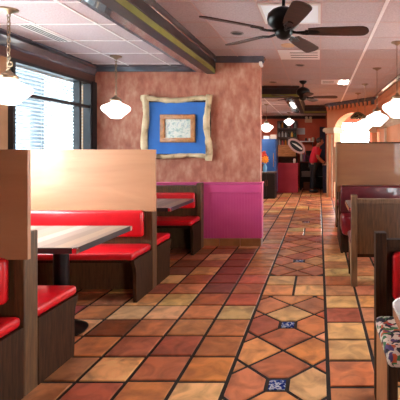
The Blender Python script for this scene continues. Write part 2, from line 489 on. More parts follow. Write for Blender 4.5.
# painted beam between the two ceiling heights
def beam(bm, path):
    """path: list of (x,y) of the outer (main-ceiling) face; lowered ceiling lies to the LEFT of travel"""
    prof = [(.378, ZL, 0), (.362, ZL-.022, 0), (.330, ZL-.05, 0), (.24, ZB+.025, 0), (.12, ZB+.006, 0), (.109, ZB, 1), (0, ZB, 1), (0, ZB+.008, 2), (0, ZB+.068, 1), (-.006, ZB+.075, 1), (-.006, ZB+.165, 1),
            (.004, ZB+.172, 0), (-.004, ZB+.182, 1), (-.02, ZB+.20, 1), (-.03, ZM, 1), (.2, ZM, 1), (.378, ZM, 1)]
    n = len(path); rows = []
    for i, p in enumerate(path):
        p = Vector(p)
        d0 = (p-Vector(path[i-1])).normalized() if i else None
        d1 = (Vector(path[i+1])-p).normalized() if i < n-1 else None
        if d0 is None: d0 = d1
        if d1 is None: d1 = d0
        n0, n1_ = Vector((-d0.y, d0.x)), Vector((-d1.y, d1.x))
        m_ = (n0+n1_); m_ = m_/(m_.dot(n0)) if m_.length else n0
        rows.append([bm.verts.new((p.x+m_.x*a, p.y+m_.y*a, z)) for a, z, _ in prof])
    K = len(prof)
    for a, b2 in zip(rows, rows[1:]):
        for k in range(K):
            f = bm.faces.new((a[k], a[(k+1) % K], b2[(k+1) % K], b2[k])); f.material_index = prof[k][2]
    bm.faces.new(rows[0]).material_index = 1; bm.faces.new(rows[-1]).material_index = 1
bm = B(); beam(bm, [(-1.40, YN), (-1.40, YB)]); struct('trim_5', bm, [slate, brownpaint, olive], label='dark beam with an olive stripe between the two ceiling heights')
bm = B(); beam(bm, [(.30, 11.6), (-.41, 11.6), (-.41, 8.08), (XL, 8.08)][::-1] if False else [(XL, 8.08), (-.41, 8.08), (-.41, 11.6), (.22, 11.6)])
struct('trim_6', bm, [slate, brownpaint, olive], label='dark soffit edge with an olive stripe at the far end of the aisle')

# crown mouldings
def crown(name, p0, p1, z, h, dep, mat, side, ext0=0, ext1=0):
    p0, p1 = Vector(p0), Vector(p1); d = (p1-p0).normalized(); nn = Vector((-d.y, d.x))*side
    prof = [(0, z), (dep, z), (dep, z-.15*h), (dep*.72, z-.3*h), (dep*.35, z-.75*h), (dep*.3, z-h*.9), (dep*.3, z-h), (0, z-h)]
    bm = B(); R_ = []
    for p in (p0-d*ext0, p1+d*ext1): R_.append([bm.verts.new((p.x+nn.x*a, p.y+nn.y*a, zz)) for a, zz in prof])
    K = len(prof)
    for k in range(K): bm.faces.new((R_[0][k], R_[0][(k+1) % K], R_[1][(k+1) % K], R_[1][k]))
    bm.faces.new(R_[0]); bm.faces.new(R_[1])
    return struct(name, bm, mat)
crown('trim_7', (XL, YN), (XL, YB), ZL, .13, .12, slate, -1)
crown('trim_8', (XL, YB), (-1.5, YB), ZL, .075, .10, slate, -1)
crown('trim_9', (-1.40, YB), (XP, YB), ZM, .08, .06, slate, -1, 0, .05)
crown('trim_10', (XP, YB), (XP, YB+.14), ZM, .08, .06, slate, -1)
crown('trim_11', (XL, YF), (.22, YF), ZL, .10, .10, brownpaint, -1)
for nm, a, b2, e in (('trim_12', PA, PB_, 0), ('trim_13', (1.36, 9.75), (1.44, 5.0), 0)):
    crown(nm, a, b2, ZM, .17, .09, slate, -1)
# orange dentils under the arcade crown
for nm, a, b2 in (('trim_14', PA, PB_), ('trim_15', Vector((1.36, 9.75)), Vector((1.44, 5.0)))):
    a, b2 = Vector(a), Vector(b2); d = (b2-a).normalized(); nn = Vector((d.y, -d.x)); bm = B()
    u = .05; Ln = (b2-a).length
    while u < Ln-.1:
        p, q = a+d*u, a+d*(u+.075)
        prism(bm, [tuple(p+nn*.001), tuple(q+nn*.001), tuple(q+nn*.06), tuple(p+nn*.06)], 'z', ZM-.19, ZM-.085)
        u += .15
    struct(nm, bm, orange)
# stone capitals of the arcade
stone = noisy('cream_stone', [(.3, lin(206, 184, 156)), (.7, lin(226, 206, 180))], 8, 5, .7)
def capital(name, p, q, z, proj=.09, h=.15):
    p, q = Vector(p), Vector(q); d = (q-p).normalized(); nn = Vector((d.y, -d.x)); bm = B()
    for k, (o, za, zb) in enumerate(((proj*.55, 0, .3*h), (proj, .3*h, .85*h), (proj*.8, .85*h, h))):
        P_ = [p-d*o+nn*o, q+d*o+nn*o, q+d*o-nn*(.24+o), p-d*o-nn*(.24+o)]
        prism(bm, [tuple(v) for v in P_], 'z', z+za, z+zb)
    bmesh.ops.bevel(bm, geom=bm.edges[:], offset=.014, segments=2, affect='EDGES')
    return struct(name, bm, stone, smooth=True)
dA = (PB_-PA).normalized()
capital('trim_16', PA+dA*.0, PA+dA*.32, 1.74)
capital('trim_17', PA+dA*(LA-.16), PA+dA*LA, 1.70)
capital('trim_18', (1.365, 9.25), (1.42, 6.9), 1.75, .05)
bm = B(); box(bm, 1.345, 1.395, 8.40, 8.55, 0, 1.75); struct('trim_19', bm, stone)
# slim light-wood corner trims on the first arcade pier
bm = B()
for u0 in (.02, .22):
    p, q = PA+dA*u0, PA+dA*(u0+.05); nn = Vector((dA.y, -dA.x))
    prism(bm, [tuple(p+nn*.001), tuple(q+nn*.001), tuple(q+nn*.03), tuple(p+nn*.03)], 'z', 0, 1.70)
struct('trim_20', bm, stone)

# wainscot on the partition wall
bm = B()
box(bm, XL, XP+.0, YB-.016, YB, .11, .72)
x = XL
while x < XP-.01:
    box(bm, x+.002, min(x+.036, XP), YB-.022, YB-.012, .11, .72); x += .038
box(bm, XL, XP+.004, YB-.042, YB, .722, .835, .004)
box(bm, XL, XP+.03, YB-.055, YB, .84, .862, .006)
box(bm, XP, XP+.022, YB-.022, YB+.14, .11, .84)
box(bm, XP, XP+.03, YB-.02, YB+.15, .84, .862)
struct('trim_21', bm, magenta, label='magenta beadboard wainscot with a cap rail on the plastered wall')
bm = B()
x = XP+.012
while x > XL: box(bm, max(x-.272, XL), x-.005, YB-.034, YB, 0, .108, .004); x -= .277
box(bm, XP, XP+.014, YB-.03, YB+.14, 0, .108)
struct('baseboard_back', bm, noisy('ochre_base_tile', [(.3, lin(150, 100, 56)), (.7, lin(186, 136, 84))], 5, 5, .4))

# ---------------------------------------------------------------- windows
def window(name, axis, c, a0, a1, z0, z1, mull, transom=None):
    bm = B(); t = .035
    def bx(u0, u1, za, zb, dp=.05):
        if axis == 'x': box(bm, c-dp, c+dp, u0, u1, za, zb)
        else: box(bm, u0, u1, c-dp, c+dp, za, zb)
    bx(a0, a0+t, z0, z1); bx(a1-t, a1, z0, z1); bx(a0+t, a1-t, z1-t, z1); bx(a0+t, a1-t, z0, z0+t)
    for u in mull: bx(u-.022, u+.022, z0+t, z1-t, .04)
    if transom: bx(a0+t, a1-t, transom-.018, transom+.018, .042)
    f = struct(name, bm, windowframe)
    bm = B()
    if axis == 'x' and c < XL+.01: box(bm, XL-.145, XL-.139, a0, a1, z0, z1)
    elif axis == 'x': box(bm, c-.003, c+.003, a0+t*.9, a1-t*.9, z0+t*.9, z1-t*.9)
    else: box(bm, a0+t*.9, a1-t*.9, c-.003, c+.003, z0+t*.9, z1-t*.9)
    obj('pane', bm, dimming_glass if name == 'window_1' else glass, f)
    return f
window('window_1', 'x', XL+.0, W1[0], W1[1], .85, 2.2, [5.20], 1.86)
window('window_2', 'x', XL-.02, W2[0], W2[1], .85, 2.2, [3.1], 1.86)
k = 3
for (a, b2) in ((3.62, 4.75), (4.95, 6.3)):
    window('window_%d' % k, 'y', YF+.08, XL+a, XL+b2, .8, 2.22, [(2*XL+a+b2)/2]); k += 1
for (a, b2) in ((6.4, 8.8), (10.4, 12.6), (13.4, 15.6)):
    window('window_%d' % k, 'x', XR+.08, YN+a, YN+b2, .8, 2.3, [YN+(a+b2)/2]); k += 1
for (a, b2) in ((5.7, 6.6),):
    window('window_%d' % k, 'y', YN-.08, XL-.18+a, XL-.18+b2, .4, 2.3, []); k += 1
# wood header and sill along the window wall
bm = B(); box(bm, XL+.0, XL+.035, YN, YB, 2.2, ZL-.085); box(bm, XL, XL+.09, 2.2, YB-.06, .82, .85)
struct('trim_22', bm, headerwood, label='brown wood header above the windows')
bm = B(); box(bm, XL, XL+.06, W1[1]+.0, YB, .85, 2.2)
struct('trim_23', bm, windowframe)

def blind(label, y0, y1, z0, z1, tilt):
    t = thing('venetian_blind', label, 'blind', (XL-.09, (y0+y1)/2, z1), 0, 'venetian blinds on the left window')
    h = (y1-y0)/2
    bm = B(); box(bm, -.03, .03, -h, h, -.045, 0, .004); obj('headrail', bm, slatm, t)
    bm = B(); z = -.075
    while z > z0-z1+.03:
        vs = box(bm, -.025, .025, -h, h, -.0012, .0012)
        bmesh.ops.rotate(bm, verts=vs, cent=(0, 0, 0), matrix=Matrix.Rotation(tilt, 3, 'Y'))
        bmesh.ops.translate(bm, verts=vs, vec=(0, 0, z)); z -= .042
    obj('slats', bm, slatm, t)
    bm = B(); box(bm, -.02, .02, -h, h, z0-z1, z0-z1+.02, .004); obj('bottom_rail', bm, slatm, t)
    bm = B()
    for yy in (-h*.75, 0, h*.75): tube(bm, [(.027, yy, -.04), (.027, yy, z0-z1+.01)], .0015, 5)
    obj('ladder_cord', bm, whiteplastic, t)
blind('wide white venetian blind across the bright left pane of the window', W1[0]+.01, 5.19, .87, 2.195, math.radians(-12))
blind('narrow white venetian blind beside the plastered wall, right end of the window', 5.21, W1[1]-.01, .87, 2.195, math.radians(-25))

# ---------------------------------------------------------------- outdoors, seen through the glass
bm = B(); box(bm, -60, 60, -50, 70, -.32, -.22)
g_ = struct('ground', bm, noisy('pale_concrete', [(.3, lin(206, 206, 202)), (.7, lin(226, 226, 222))], 3, 4, .9)); 
t = thing('building', 'blue-grey building with a pale bay across the street seen through the blinds', 'building', (-13, 19, -.22))
bm = B(); box(bm, -3, 0, -9, 10, 0, 8); obj('wall', bm, noisy('blue_grey_facade', [(.3, lin(58, 66, 74)), (.7, lin(74, 82, 90))], 2, 3, .9), t)
bm = B(); box(bm, 0, .3, .5, 2.6, 0, 8); obj('bay', bm, noisy('pale_facade', [(.3, lin(225, 222, 215)), (.7, lin(235, 232, 226))], 2, 3, .9), t)
bm = B(); box(bm, -3.1, .12, -9.1, 10.1, 8, 8.25); obj('roof', bm, slate, t)
for k, yy in enumerate((-6, -3.6, -1.2, 4.4, 6.8)):
    bm = B(); box(bm, -.02, .03, yy-.7, yy+.7, 1.5, 3.4); f = obj('window', bm, plain('street_glass_%d' % k, lin(120, 132, 146), .2), t)

# ---------------------------------------------------------------- booths
def cushion(bm, x0, x1, y0, y1, z0, z1, bev=.022):
    box(bm, x0, x1, y0, y1, z0, z1, bev)

def booth(name, label, cat, loc, length, sides, panel_top=1.30, right=False, vinyl=redvinyl, post=True, panelmat=None, seatdepth=.44, group=None, lvinyl=None, thick=.062, backth=.115, backx=.07, backtop=.742, postz=.862, postd=(-.05, .055), pdy=-.078, seatz=.435, backlow=.50):
    """origin: floor under the booth's back at its aisle end; the booth runs towards -x (or +x if right)"""
    t = thing(name, label, cat, loc, 0, group)
    s_ = 1 if right else -1
    def X(a): return s_*a
    def bx(bm, a0, a1, *r, **k): box(bm, min(X(a0), X(a1)), max(X(a0), X(a1)), *r, **k)
    Lg = length
    for sd in sides:
        Y = lambda v: v*sd
        yy = lambda a, b2: (min(Y(a), Y(b2)), max(Y(a), Y(b2)))
        bm = B(); a, b2 = yy(.055, seatdepth); bx(bm, .008, Lg, a, b2, seatz-thick, seatz, bev=.024 if thick < .1 else .06); obj('seat_cushion', bm, vinyl, t, True)
        bm = B(); a, b2 = yy(.05, backth); 
        if sd < 0 or panel_top < 1: bx(bm, backx, Lg, a, b2, backlow, backtop, bev=.026)
        else: bx(bm, .07, Lg, a, b2, backlow, .80, bev=.026)
        obj('backrest', bm, lvinyl or vinyl, t, True)
        # end board under the seat, aisle side (and the hidden wall side)
        for a0 in (0, Lg-.03):
            bm = B(); e = seatdepth
            pts = [(.056, 0), (e-.055, 0), (e-.048, .10), (e-.05, .24), (e-.035, .31), (e-.012, .345), (e-.01, seatz-.062), (.056, seatz-.062)]
            if thick > .1: pts = [(.056, 0), (e-.06, 0), (e-.06, seatz-thick), (.056, seatz-thick)]
            prism(bm, [(p[0]*sd, p[1]) for p in pts], 'x', X(a0), X(a0+.03)); obj('end_panel', bm, darkoak, t)
        bm = B(); a, b2 = yy(.056, e-.10)
        if thick > .1: bx(bm, .03, Lg-.03, a, b2, 0, seatz-thick-.002)
        else: bx(bm, .03, Lg-.03, a, b2, seatz-.105, seatz-.064)
        obj('seat_base', bm, darkoak, t)
    bm = B(); bx(bm, .06, Lg-.06, -.045, .05, .0, .73 if panel_top > 1 else .80); obj('back_board', bm, oak, t)
    for a0 in (0, Lg-.06):
        bm = B(); bx(bm, a0, a0+.06, postd[0], postd[1], 0, .862, bev=.008); obj('end_post', bm, oak, t)
    if panel_top > 1:
        bm = B(); bx(bm, -.036, Lg, pdy, pdy+.024, .73, panel_top, bev=.002); obj('partition_panel', bm, panelmat or panelwood, t)
    else:
        bm = B(); bx(bm, .06, Lg-.06, -.055, .055, .80, .828, bev=.005); obj('top_rail', bm, oak, t)
    return t
LB = 1.46
gB = 'red vinyl booth benches along the window wall'
booth('booth_bench', 'nearest red booth bench at the left edge, under a dark brown wood partition', 'booth bench', (-1.54, 2.205, 0), LB, (-1, 1), group=gB)
booth('booth_bench', 'middle red booth bench topped by the brightly lit pale wood partition', 'booth bench', (-1.54, 3.865, 0), LB, (-1, 1), group=gB)
# wall bench
t = booth('booth_bench', 'farthest red booth bench, against the plastered wall below the branch frame', 'booth bench', (-1.535, 5.42, 0), 1.46, (-1,), panel_top=.9, group=gB, postd=(-.06, .07), backlow=.54)

# tables
def table(label, x0, x1, y0, y1, z, px, mat, edge, group=None, th=.035, rad=.03, corner=True):
    cx, cy = (x0+x1)/2, (y0+y1)/2
    t = thing('dining_table', label, 'table', (cx, cy, 0), 0, group)
    bm = B(); hx, hy = (x1-x0)/2, (y1-y0)/2
    def rr(r, ins=0):
        pts = []
        for (sx, sy, a0) in ((1, 1, 0), (-1, 1, 90), (-1, -1, 180), (1, -1, 270)):
            for k in range(6):
                a = math.radians(a0+18*k); pts.append((sx*(hx-r)+(r-ins)*math.cos(a), sy*(hy-r)+(r-ins)*math.sin(a)))
        return pts
    prism(bm, rr(rad, .006), 'z', z-th, z); obj('table_top', bm, mat, t)
    bm = B(); outer, inner = rr(rad), rr(rad, .006)
    n = len(outer); V = [[bm.verts.new((p[0], p[1], zz)) for p in q] for q, zz in ((outer, z-th-.002), (outer, z+.001), (inner, z+.001), (inner, z-th-.002))]
    for a in range(4):
        for k in range(n): bm.faces.new((V[a][k], V[a][(k+1) % n], V[(a+1) % 4][(k+1) % n], V[(a+1) % 4][k]))
    obj('edge_band', bm, edge, t)
    if corner:
        for sx in (1,):
            for sy in (1, -1):
                bm = B(); box(bm, sx*hx-.03, sx*hx+.003, sy*hy-(.03 if sy > 0 else .003), sy*hy+(.003 if sy > 0 else .03), z-th-.003, z-.002, .003)
                obj('corner_guard', bm, chrome, t)
    bm = B(); lathe(bm, [(.05, .035), (.05, z-th-.02)], px-cx, 0, 0, 24); obj('pedestal', bm, blackmetal, t, True)
    bm = B(); lathe(bm, [(0, z-th-.022), (.16, z-th-.022), (.16, z-th-.006), (.0, z-th-.004)], px-cx, 0, 0, 24); obj('top_plate', bm, blackmetal, t, True)
    bm = B(); lathe(bm, [(.0, .008), (.165, .008), (.17, .02), (.14, .035), (.07, .055), (.0, .06)], px-cx, 0, 0, 28); obj('base', bm, blackmetal, t, True)
    return t
darkedge = plain('dark_edge', lin(52, 44, 44), .4)
gT = 'booth tables by the windows'
table('near wooden plank table between the two nearest red booth benches', -2.9, -1.5, 2.55, 3.30, .69, -1.83, laminate, darkedge, gT)
table('grey plank table in the far left booth before the plastered wall', -2.9, -1.55, 4.30, 5.12, .69, -1.95, laminate, darkedge, gT)

# right hand side ------------------------------------------------------------
booth('booth_bench', 'burgundy booth bench below the tall brown partition on the right of the aisle', 'booth bench', (.272, 5.62, 0), 1.1, (-1, 1), panel_top=1.395, right=True, vinyl=crimson, lvinyl=burgundy, seatdepth=.54, group='burgundy booth benches right of the aisle', postd=(-.02, .12), seatz=.47, backlow=.46, panelmat=brownply, thick=.24, backth=.24, backx=.012, backtop=.822)
booth('booth_bench', 'farther booth bench right of the aisle, mostly hidden behind the tall partition', 'booth bench', (.285, 7.25, 0), 1.0, (-1,), panel_top=1.35, right=True, vinyl=crimson, lvinyl=burgundy, group='burgundy booth benches right of the aisle')
# frame strips round the tall partition
for o in list(C.objects):
    if o.name.startswith('booth_bench') and abs(o.location.y-5.62) < .01:
        fr = o
for nm, a in (('panel_frame', (-.036, -.01, .73, 1.395)),):
    bm = B(); box(bm, -.052, -.03, -.095, -.05, .28, 1.40, .003); obj('panel_frame', bm, lightoak, fr)
    bm = B(); box(bm, -.03, 1.1, -.092, -.05, 1.382, 1.40, .003)
    obj('panel_cap', bm, darkoak, fr)
table('table with a pale metal edge between burgundy bench and wood-backed settee', .31, 1.35, 4.28, 4.98, .69, .8, laminate, chrome, None, rad=.07, corner=False)

amberoak = wood('amber_oak', lin(150, 94, 54), lin(182, 122, 76), 7, .5, .1, (8, 8, .8))
midoak = wood('worn_oak', lin(96, 70, 46), lin(132, 102, 72), 7, .42, .2, (8, 8, .8))
def settee(label, loc, width, face, seatmat, backmat, seath=.45, boardlow=.30, rz=0):
    """origin: floor, rear-left corner of the settee as seen by the camera; face=-1 faces the camera"""
    t = thing('settee', label, 'settee', loc, rz, 'wooden settees right of the aisle')
    W = width; d = .46; f = face
    yy = lambda a, b2: (min(a*f, b2*f), max(a*f, b2*f))
    for a0 in (0, W-.058):
        bm = B(); a, b2 = yy(-.01, .055); box(bm, a0, a0+.058, a, b2, 0, .868, .004); obj('rear_post', bm, darkoak if f < 0 else midoak, t)
        bm = B(); a, b2 = yy(.39, .43); box(bm, a0+.004, a0+.044, a, b2, 0, seath-.07, .005); obj('front_leg', bm, darkoak, t)
        bm = B()
        pts = [(.056, 0), (.13, 0), (.17, .12), (.24, .26), (.33, .33), (.389, .345), (.389, seath-.072), (.056, seath-.072)]
        if f < 0: pts = [(.056, 0), (.30, 0), (.36, .12), (.385, .22), (.389, .28), (.389, seath-.072), (.056, seath-.072)]
        prism(bm, [(p[0]*f, p[1]) for p in pts], 'x', a0+.004, a0+.03); obj('side_panel', bm, lightoak if f > 0 else amberoak, t)
    bm = B(); a, b2 = yy(0, .045); box(bm, .058, W-.058, a, b2, .79, .832, .004); obj('top_rail', bm, darkoak if f < 0 else midoak, t)
    bm = B(); a, b2 = yy(.002, .022); box(bm, .058, W-.058, a, b2, boardlow, .79); obj('back_panel', bm, darkoak if f < 0 else oak, t)
    bm = B(); a, b2 = yy(0, .045); box(bm, .058, W-.058, a, b2, boardlow-.03, boardlow); obj('lower_rail', bm, darkoak, t)
    bm = B(); a, b2 = yy(.024, .085); box(bm, .085, W-.085, a, b2, seath+.075, .772, .026); obj('back_cushion', bm, backmat, t, True)
    bm = B(); a, b2 = yy(.058, d); box(bm, -.004, W+.004, a, b2, seath-.07, seath, .026); obj('seat_cushion', bm, seatmat, t, True)
    bm = B(); a, b2 = yy(.395, .425); box(bm, .045, W-.045, a, b2, .31, .375); obj('front_rail', bm, darkoak, t)
    return t
settee('wood-backed settee seen from behind, its dark plank back to the camera', (.305, 3.90, 0), 1.05, 1, burgundy, burgundy, boardlow=.31)
settee('nearest settee with red vinyl back and floral patterned seat, right edge', (.292, 2.18, 0), 1.0, -1, floral, redvinyl)
table('pale rounded table corner in front of the floral settee', 0.272, 1.3, .85, 1.64, .72, .8, whitelam, chrome, None, th=.03, rad=.12, corner=False)

# ---------------------------------------------------------------- pendants
GL = [(.046, .112), (.060, .104), (.070, .090), (.110, .072), (.155, .050), (.174, .028), (.176, .012), (.164, -.012), (.128, -.046), (.100, -.070), (.084, -.088), (.068, -.106), (.04, -.114), (0, -.116)]
def pendant(label, x, y, zc, zg, chain=True, s=.93, group='white schoolhouse globe pendants', tiffany=False, heavy=False):
    t = thing('pendant_lamp', label, 'pendant lamp', (x, y, zc), 0, group)
    bm = B(); lathe(bm, [(0, 0), (.068, 0), (.066, -.012), (.03, -.026), (.012, -.04), (0, -.042)]); obj('canopy', bm, brass, t, True)
    top = zg-zc+(.185 if not tiffany else .1)*s
    bm = B()
    if chain:
        z = -.05; k = 0
        while z > top+.01:
            ring(bm, (0, 0, z), .013, .003, rot=(k % 2)*PI/2, stretch=1.6); z -= .034; k += 1
        tube(bm, [(0.004, 0, -.03), (0.004, 0, top-.01)], .0025, 5)
        obj('chain', bm, brass, t, True)
        if heavy:
            bm = B(); ring(bm, (0.012, 0, -.44), .02, .005); obj('chain_ring', bm, brass, t, True)
    else:
        tube(bm, [(0, 0, -.03), (0, 0, top-.01)], .005, 8); obj('rod', bm, brass, t, True)
    c = zg-zc
    if tiffany:
        bm = B(); lathe(bm, [(.03, .10), (.05, .095), (.12, .055), (.17, .0), (.178, -.05), (.170, -.052), (.16, 0), (.11, .045), (.045, .085), (.0, .088)], 0, 0, c, 24)
        obj('stained_glass_shade', bm, noisy('stained_glass', [(.42, lin(40, 34, 28)), (.5, lin(190, 160, 110)), (.56, lin(70, 96, 66)), (.62, lin(40, 34, 28))], 22, 2, .3), t, True)
        bm = B(); lathe(bm, [(.0, .03), (.02, .028), (.03, 0), (.02, -.028), (0, -.03)], 0, 0, c-.01, 16); obj('bulb', bm, glow, t, True)
        return t
    bm = B(); lathe(bm, [(0, .19*s), (.014*s, .188*s), (.02*s, .17*s), (.045*s, .155*s), (.072*s, .128*s), (.07*s, .112*s), (0, .108*s)], 0, 0, c, 24); obj('fitter_cap', bm, brass, t, True)
    bm = B(); lathe(bm, [(r*s, z*s) for r, z in GL], 0, 0, c, 36); obj('globe', bm, globeglass, t, True)
    return t
pendant('white globe pendant at the left edge over the near plank table', -2.47, 3.28, ZL, 1.762, heavy=True)
pendant('white globe pendant hanging left of the branch-framed picture', -2.43, 4.93, ZL, 1.775)
pendant('largest white globe pendant at the right edge above the tall partition', .905, 4.78, ZM, 1.775, False, .97)
pendant('second white globe pendant from the right edge, before the arches', .887, 6.3, ZM, 1.765, False, .97)
pendant('smallest white globe pendant before the arches, third from the right edge', .875, 7.84, ZM, 1.77, False, .97)
pendant('dark stained glass pendant hanging in front of the big orange arch', .86, 9.1, ZM, 2.03, False, 1, 'pendants before the arches', tiffany=True)
pendant('far white globe pendant just right of the plastered wall end', -1.30, 10.2, ZL, 1.84, False, .95)
pendant('farthest white globe pendant, above the wooden bottle shelves', -.90, 12.4, ZL, 2.13, False, .88)

# ---------------------------------------------------------------- ceiling fans
def fan(label, x, y, zb, R, ph):
    t = thing('ceiling_fan', label, 'ceiling fan', (x, y, ZM), 0, 'dark ceiling fans over the aisle')
    c = zb-ZM
    bm = B(); lathe(bm, [(0, 0), (.07, 0), (.07, -.02), (.04, -.05), (.02, -.06), (0, -.06)]); obj('canopy', bm, blackmetal, t, True)
    bm = B(); tube(bm, [(0, 0, -.05), (0, 0, c+.12)], .014, 10); obj('downrod', bm, blackmetal, t, True)
    bm = B(); lathe(bm, [(0, .19), (.04, .185), (.09, .16), (.12, .13), (.128, .09), (.12, .055), (.09, .03), (.07, .01), (.068, -.02), (.05, -.045), (.02, -.06), (0, -.062)], 0, 0, c, 32); obj('motor_housing', bm, blackmetal, t, True)
    for k in range(5):
        a = math.radians(ph+72*k); M = Matrix.Rotation(a, 4, 'Z') @ Matrix.Rotation(math.radians(-13), 4, 'X')
        bm = B()
        out = [(.19, -.045), (.19, .045)]+[(.30, .058), (.48, .066), (R-.06, .068)]+[(R-.06+.06*math.sin(math.radians(q)), .068*math.cos(math.radians(q))) for q in (20, 40, 60, 80, 90, 100, 120, 140, 160)]+[(R-.06, -.068), (.48, -.066), (.30, -.058)]
        prism(bm, out, 'z', -.004, .004); bmesh.ops.transform(bm, matrix=M, verts=bm.verts[:])
        bl = obj('blade', bm, bladewood, t, loc=(0, 0, c))
        bm = B(); tube(bm, [(.06, 0, .0), (.10, 0, -.008), (.15, .012, -.012), (.19, .02, -.009)], [.014, .01, .009, .008], 8)
        tube(bm, [(.10, 0, -.008), (.15, -.015, -.012), (.19, -.02, -.009)], [.01, .009, .008], 8)
        prism(bm, [(.165, -.035), (.26, -.02), (.275, 0), (.26, .02), (.165, .035)], 'z', -.012, -.004)
        bmesh.ops.transform(bm, matrix=M, verts=bm.verts[:])
        obj('blade_iron', bm, blackmetal, bl, True)
    return t
fan('large brown ceiling fan hanging nearest, top centre', -.27, 3.15, CAMZ+.90, .65, -2)
fan('small distant ceiling fan hanging near the far soffit', -.29, 7.5, CAMZ+.95, .63, -4)

# ---------------------------------------------------------------- ceiling fittings
paletroffer = plain('dull_diffuser', lin(214, 222, 226), .4, 0, (.85, .93, 1, 1), .25)
t = thing('ceiling_light', 'square pale light panel in the ceiling above the nearest fan', 'ceiling light', (-.255, 3.78, ZM))
bm = B()
for a in ((-.27, .27, -.27, -.245), (-.27, .27, .245, .27), (-.27, -.245, -.245, .245), (.245, .27, -.245, .245)): box(bm, *a, -.012, 0)
obj('frame', bm, whiteplastic, t)
bm = B(); box(bm, -.246, .246, -.246, .246, -.006, -.001); obj('diffuser', bm, paletroffer, t)
def vent(label, x, y, w2, d2, nslot=4, dark=(-.6, .6), slots_x=True, z=ZM):
    t = thing('ceiling_vent', label, 'ceiling vent', (x, y, z))
    bm = B(); box(bm, -w2, w2, -d2, d2, -.008, 0, .002); obj('face_plate', bm, plain('bright_white_enamel', lin(252, 252, 252), .3), t)
    bm = B()
    for k in range(nslot):
        if slots_x:
            yy = -d2*.5+d2*k/(max(nslot-1, 1)); box(bm, w2*dark[0], w2*dark[1], yy-.012, yy+.012, -.0095, -.007)
        else:
            xx = -w2*.5+w2*k/(max(nslot-1, 1)); box(bm, xx-.008, xx+.008, -d2*.92, d2*.92, -.0095, -.007)
    obj('slots', bm, blackpaint, t)
    return t
vent('white square air vent with dark slots behind the nearest fan', -.255, 5.41, .265, .265, 3, (-.45, .9))
vent('white slotted air vent in the far ceiling beyond the small fan', .17, 7.58, .13, .24, 4, (-.8, .8))
vent('long narrow linear air vent in the lowered ceiling by the windows', -2.62, 3.95, .07, .30, 3, slots_x=False, z=ZL)
t = thing('ceiling_light', 'small lit ceiling panel next to the far air vent', 'ceiling light', (.43, 7.58, ZM))
bm = B(); box(bm, -.13, .13, -.24, .24, -.01, 0, .002); obj('frame', bm, whiteplastic, t)
bm = B(); box(bm, -.06, .10, -.2, .2, -.014, -.009); obj('diffuser', bm, glow, t)
def downlight(label, x, y, r=.075, ring_m=whiteplastic, core=blackpaint):
    t = thing('recessed_light', label, 'recessed light', (x, y, ZM), 0, 'recessed ceiling lights')
    bm = B(); lathe(bm, [(r, 0), (r, -.006), (r*.8, -.010), (r*.78, -.002), (r*.78, 0)], n=24); obj('trim_ring', bm, ring_m, t, True)
    bm = B(); lathe(bm, [(0, -.0005), (r*.79, -.0005), (r*.79, -.003), (0, -.003)], n=24); obj('baffle', bm, core, t)
for lb, px, py in (('dark recessed downlight left of the nearest fan blades', 237, 33), ('dark recessed downlight right of the square air vent', 300, 65), ('small dark recessed downlight above the olive striped soffit', 273, 82)):
    d = (ZM-CAMZ)*F/(149.5-py); downlight(lb, (px-319)*d/F, d, .07, greyplastic)
d = (ZM-CAMZ)*F/(149.5-45); X_ = (288-319)*d/F
bm = B(); lathe(bm, [(0, 0), (.085, 0), (.08, -.012), (0, -.016)], X_, d, ZM, 24); tag(obj('ceiling_speaker', bm, plain('beige_cover', lin(214, 176, 140), .6), smooth=True), 'round beige ceiling disc behind the nearest fan', 'ceiling speaker')
t = thing('emergency_light', 'small white twin sensor lamp at the top corner of the plastered wall', 'emergency light', (XP+.01, YB-.06, 2.44))
bm = B(); box(bm, -.018, .022, -.018, .018, -.02, .03, .006); obj('housing', bm, whiteplastic, t, True)
bm = B(); lathe(bm, [(0, -.03), (.016, -.026), (.02, 0), (.014, .01), (0, .012)], .02, -.015, -.02, 14); obj('lamp_head', bm, whiteplastic, t, True)

t = thing('ceiling_light', 'added unseen glowing panel under the lowered ceiling beyond the far soffit', 'ceiling light', (-1.95, 10.9, ZL))  # out of view, added only to brighten the far end
bm = B(); box(bm, -.16, .16, -1.1, 1.1, -.02, 0, .003); obj('frame', bm, whiteplastic, t)
bm = B(); box(bm, -.13, .13, -1.07, 1.07, -.026, -.019); obj('diffuser', bm, glow, t)
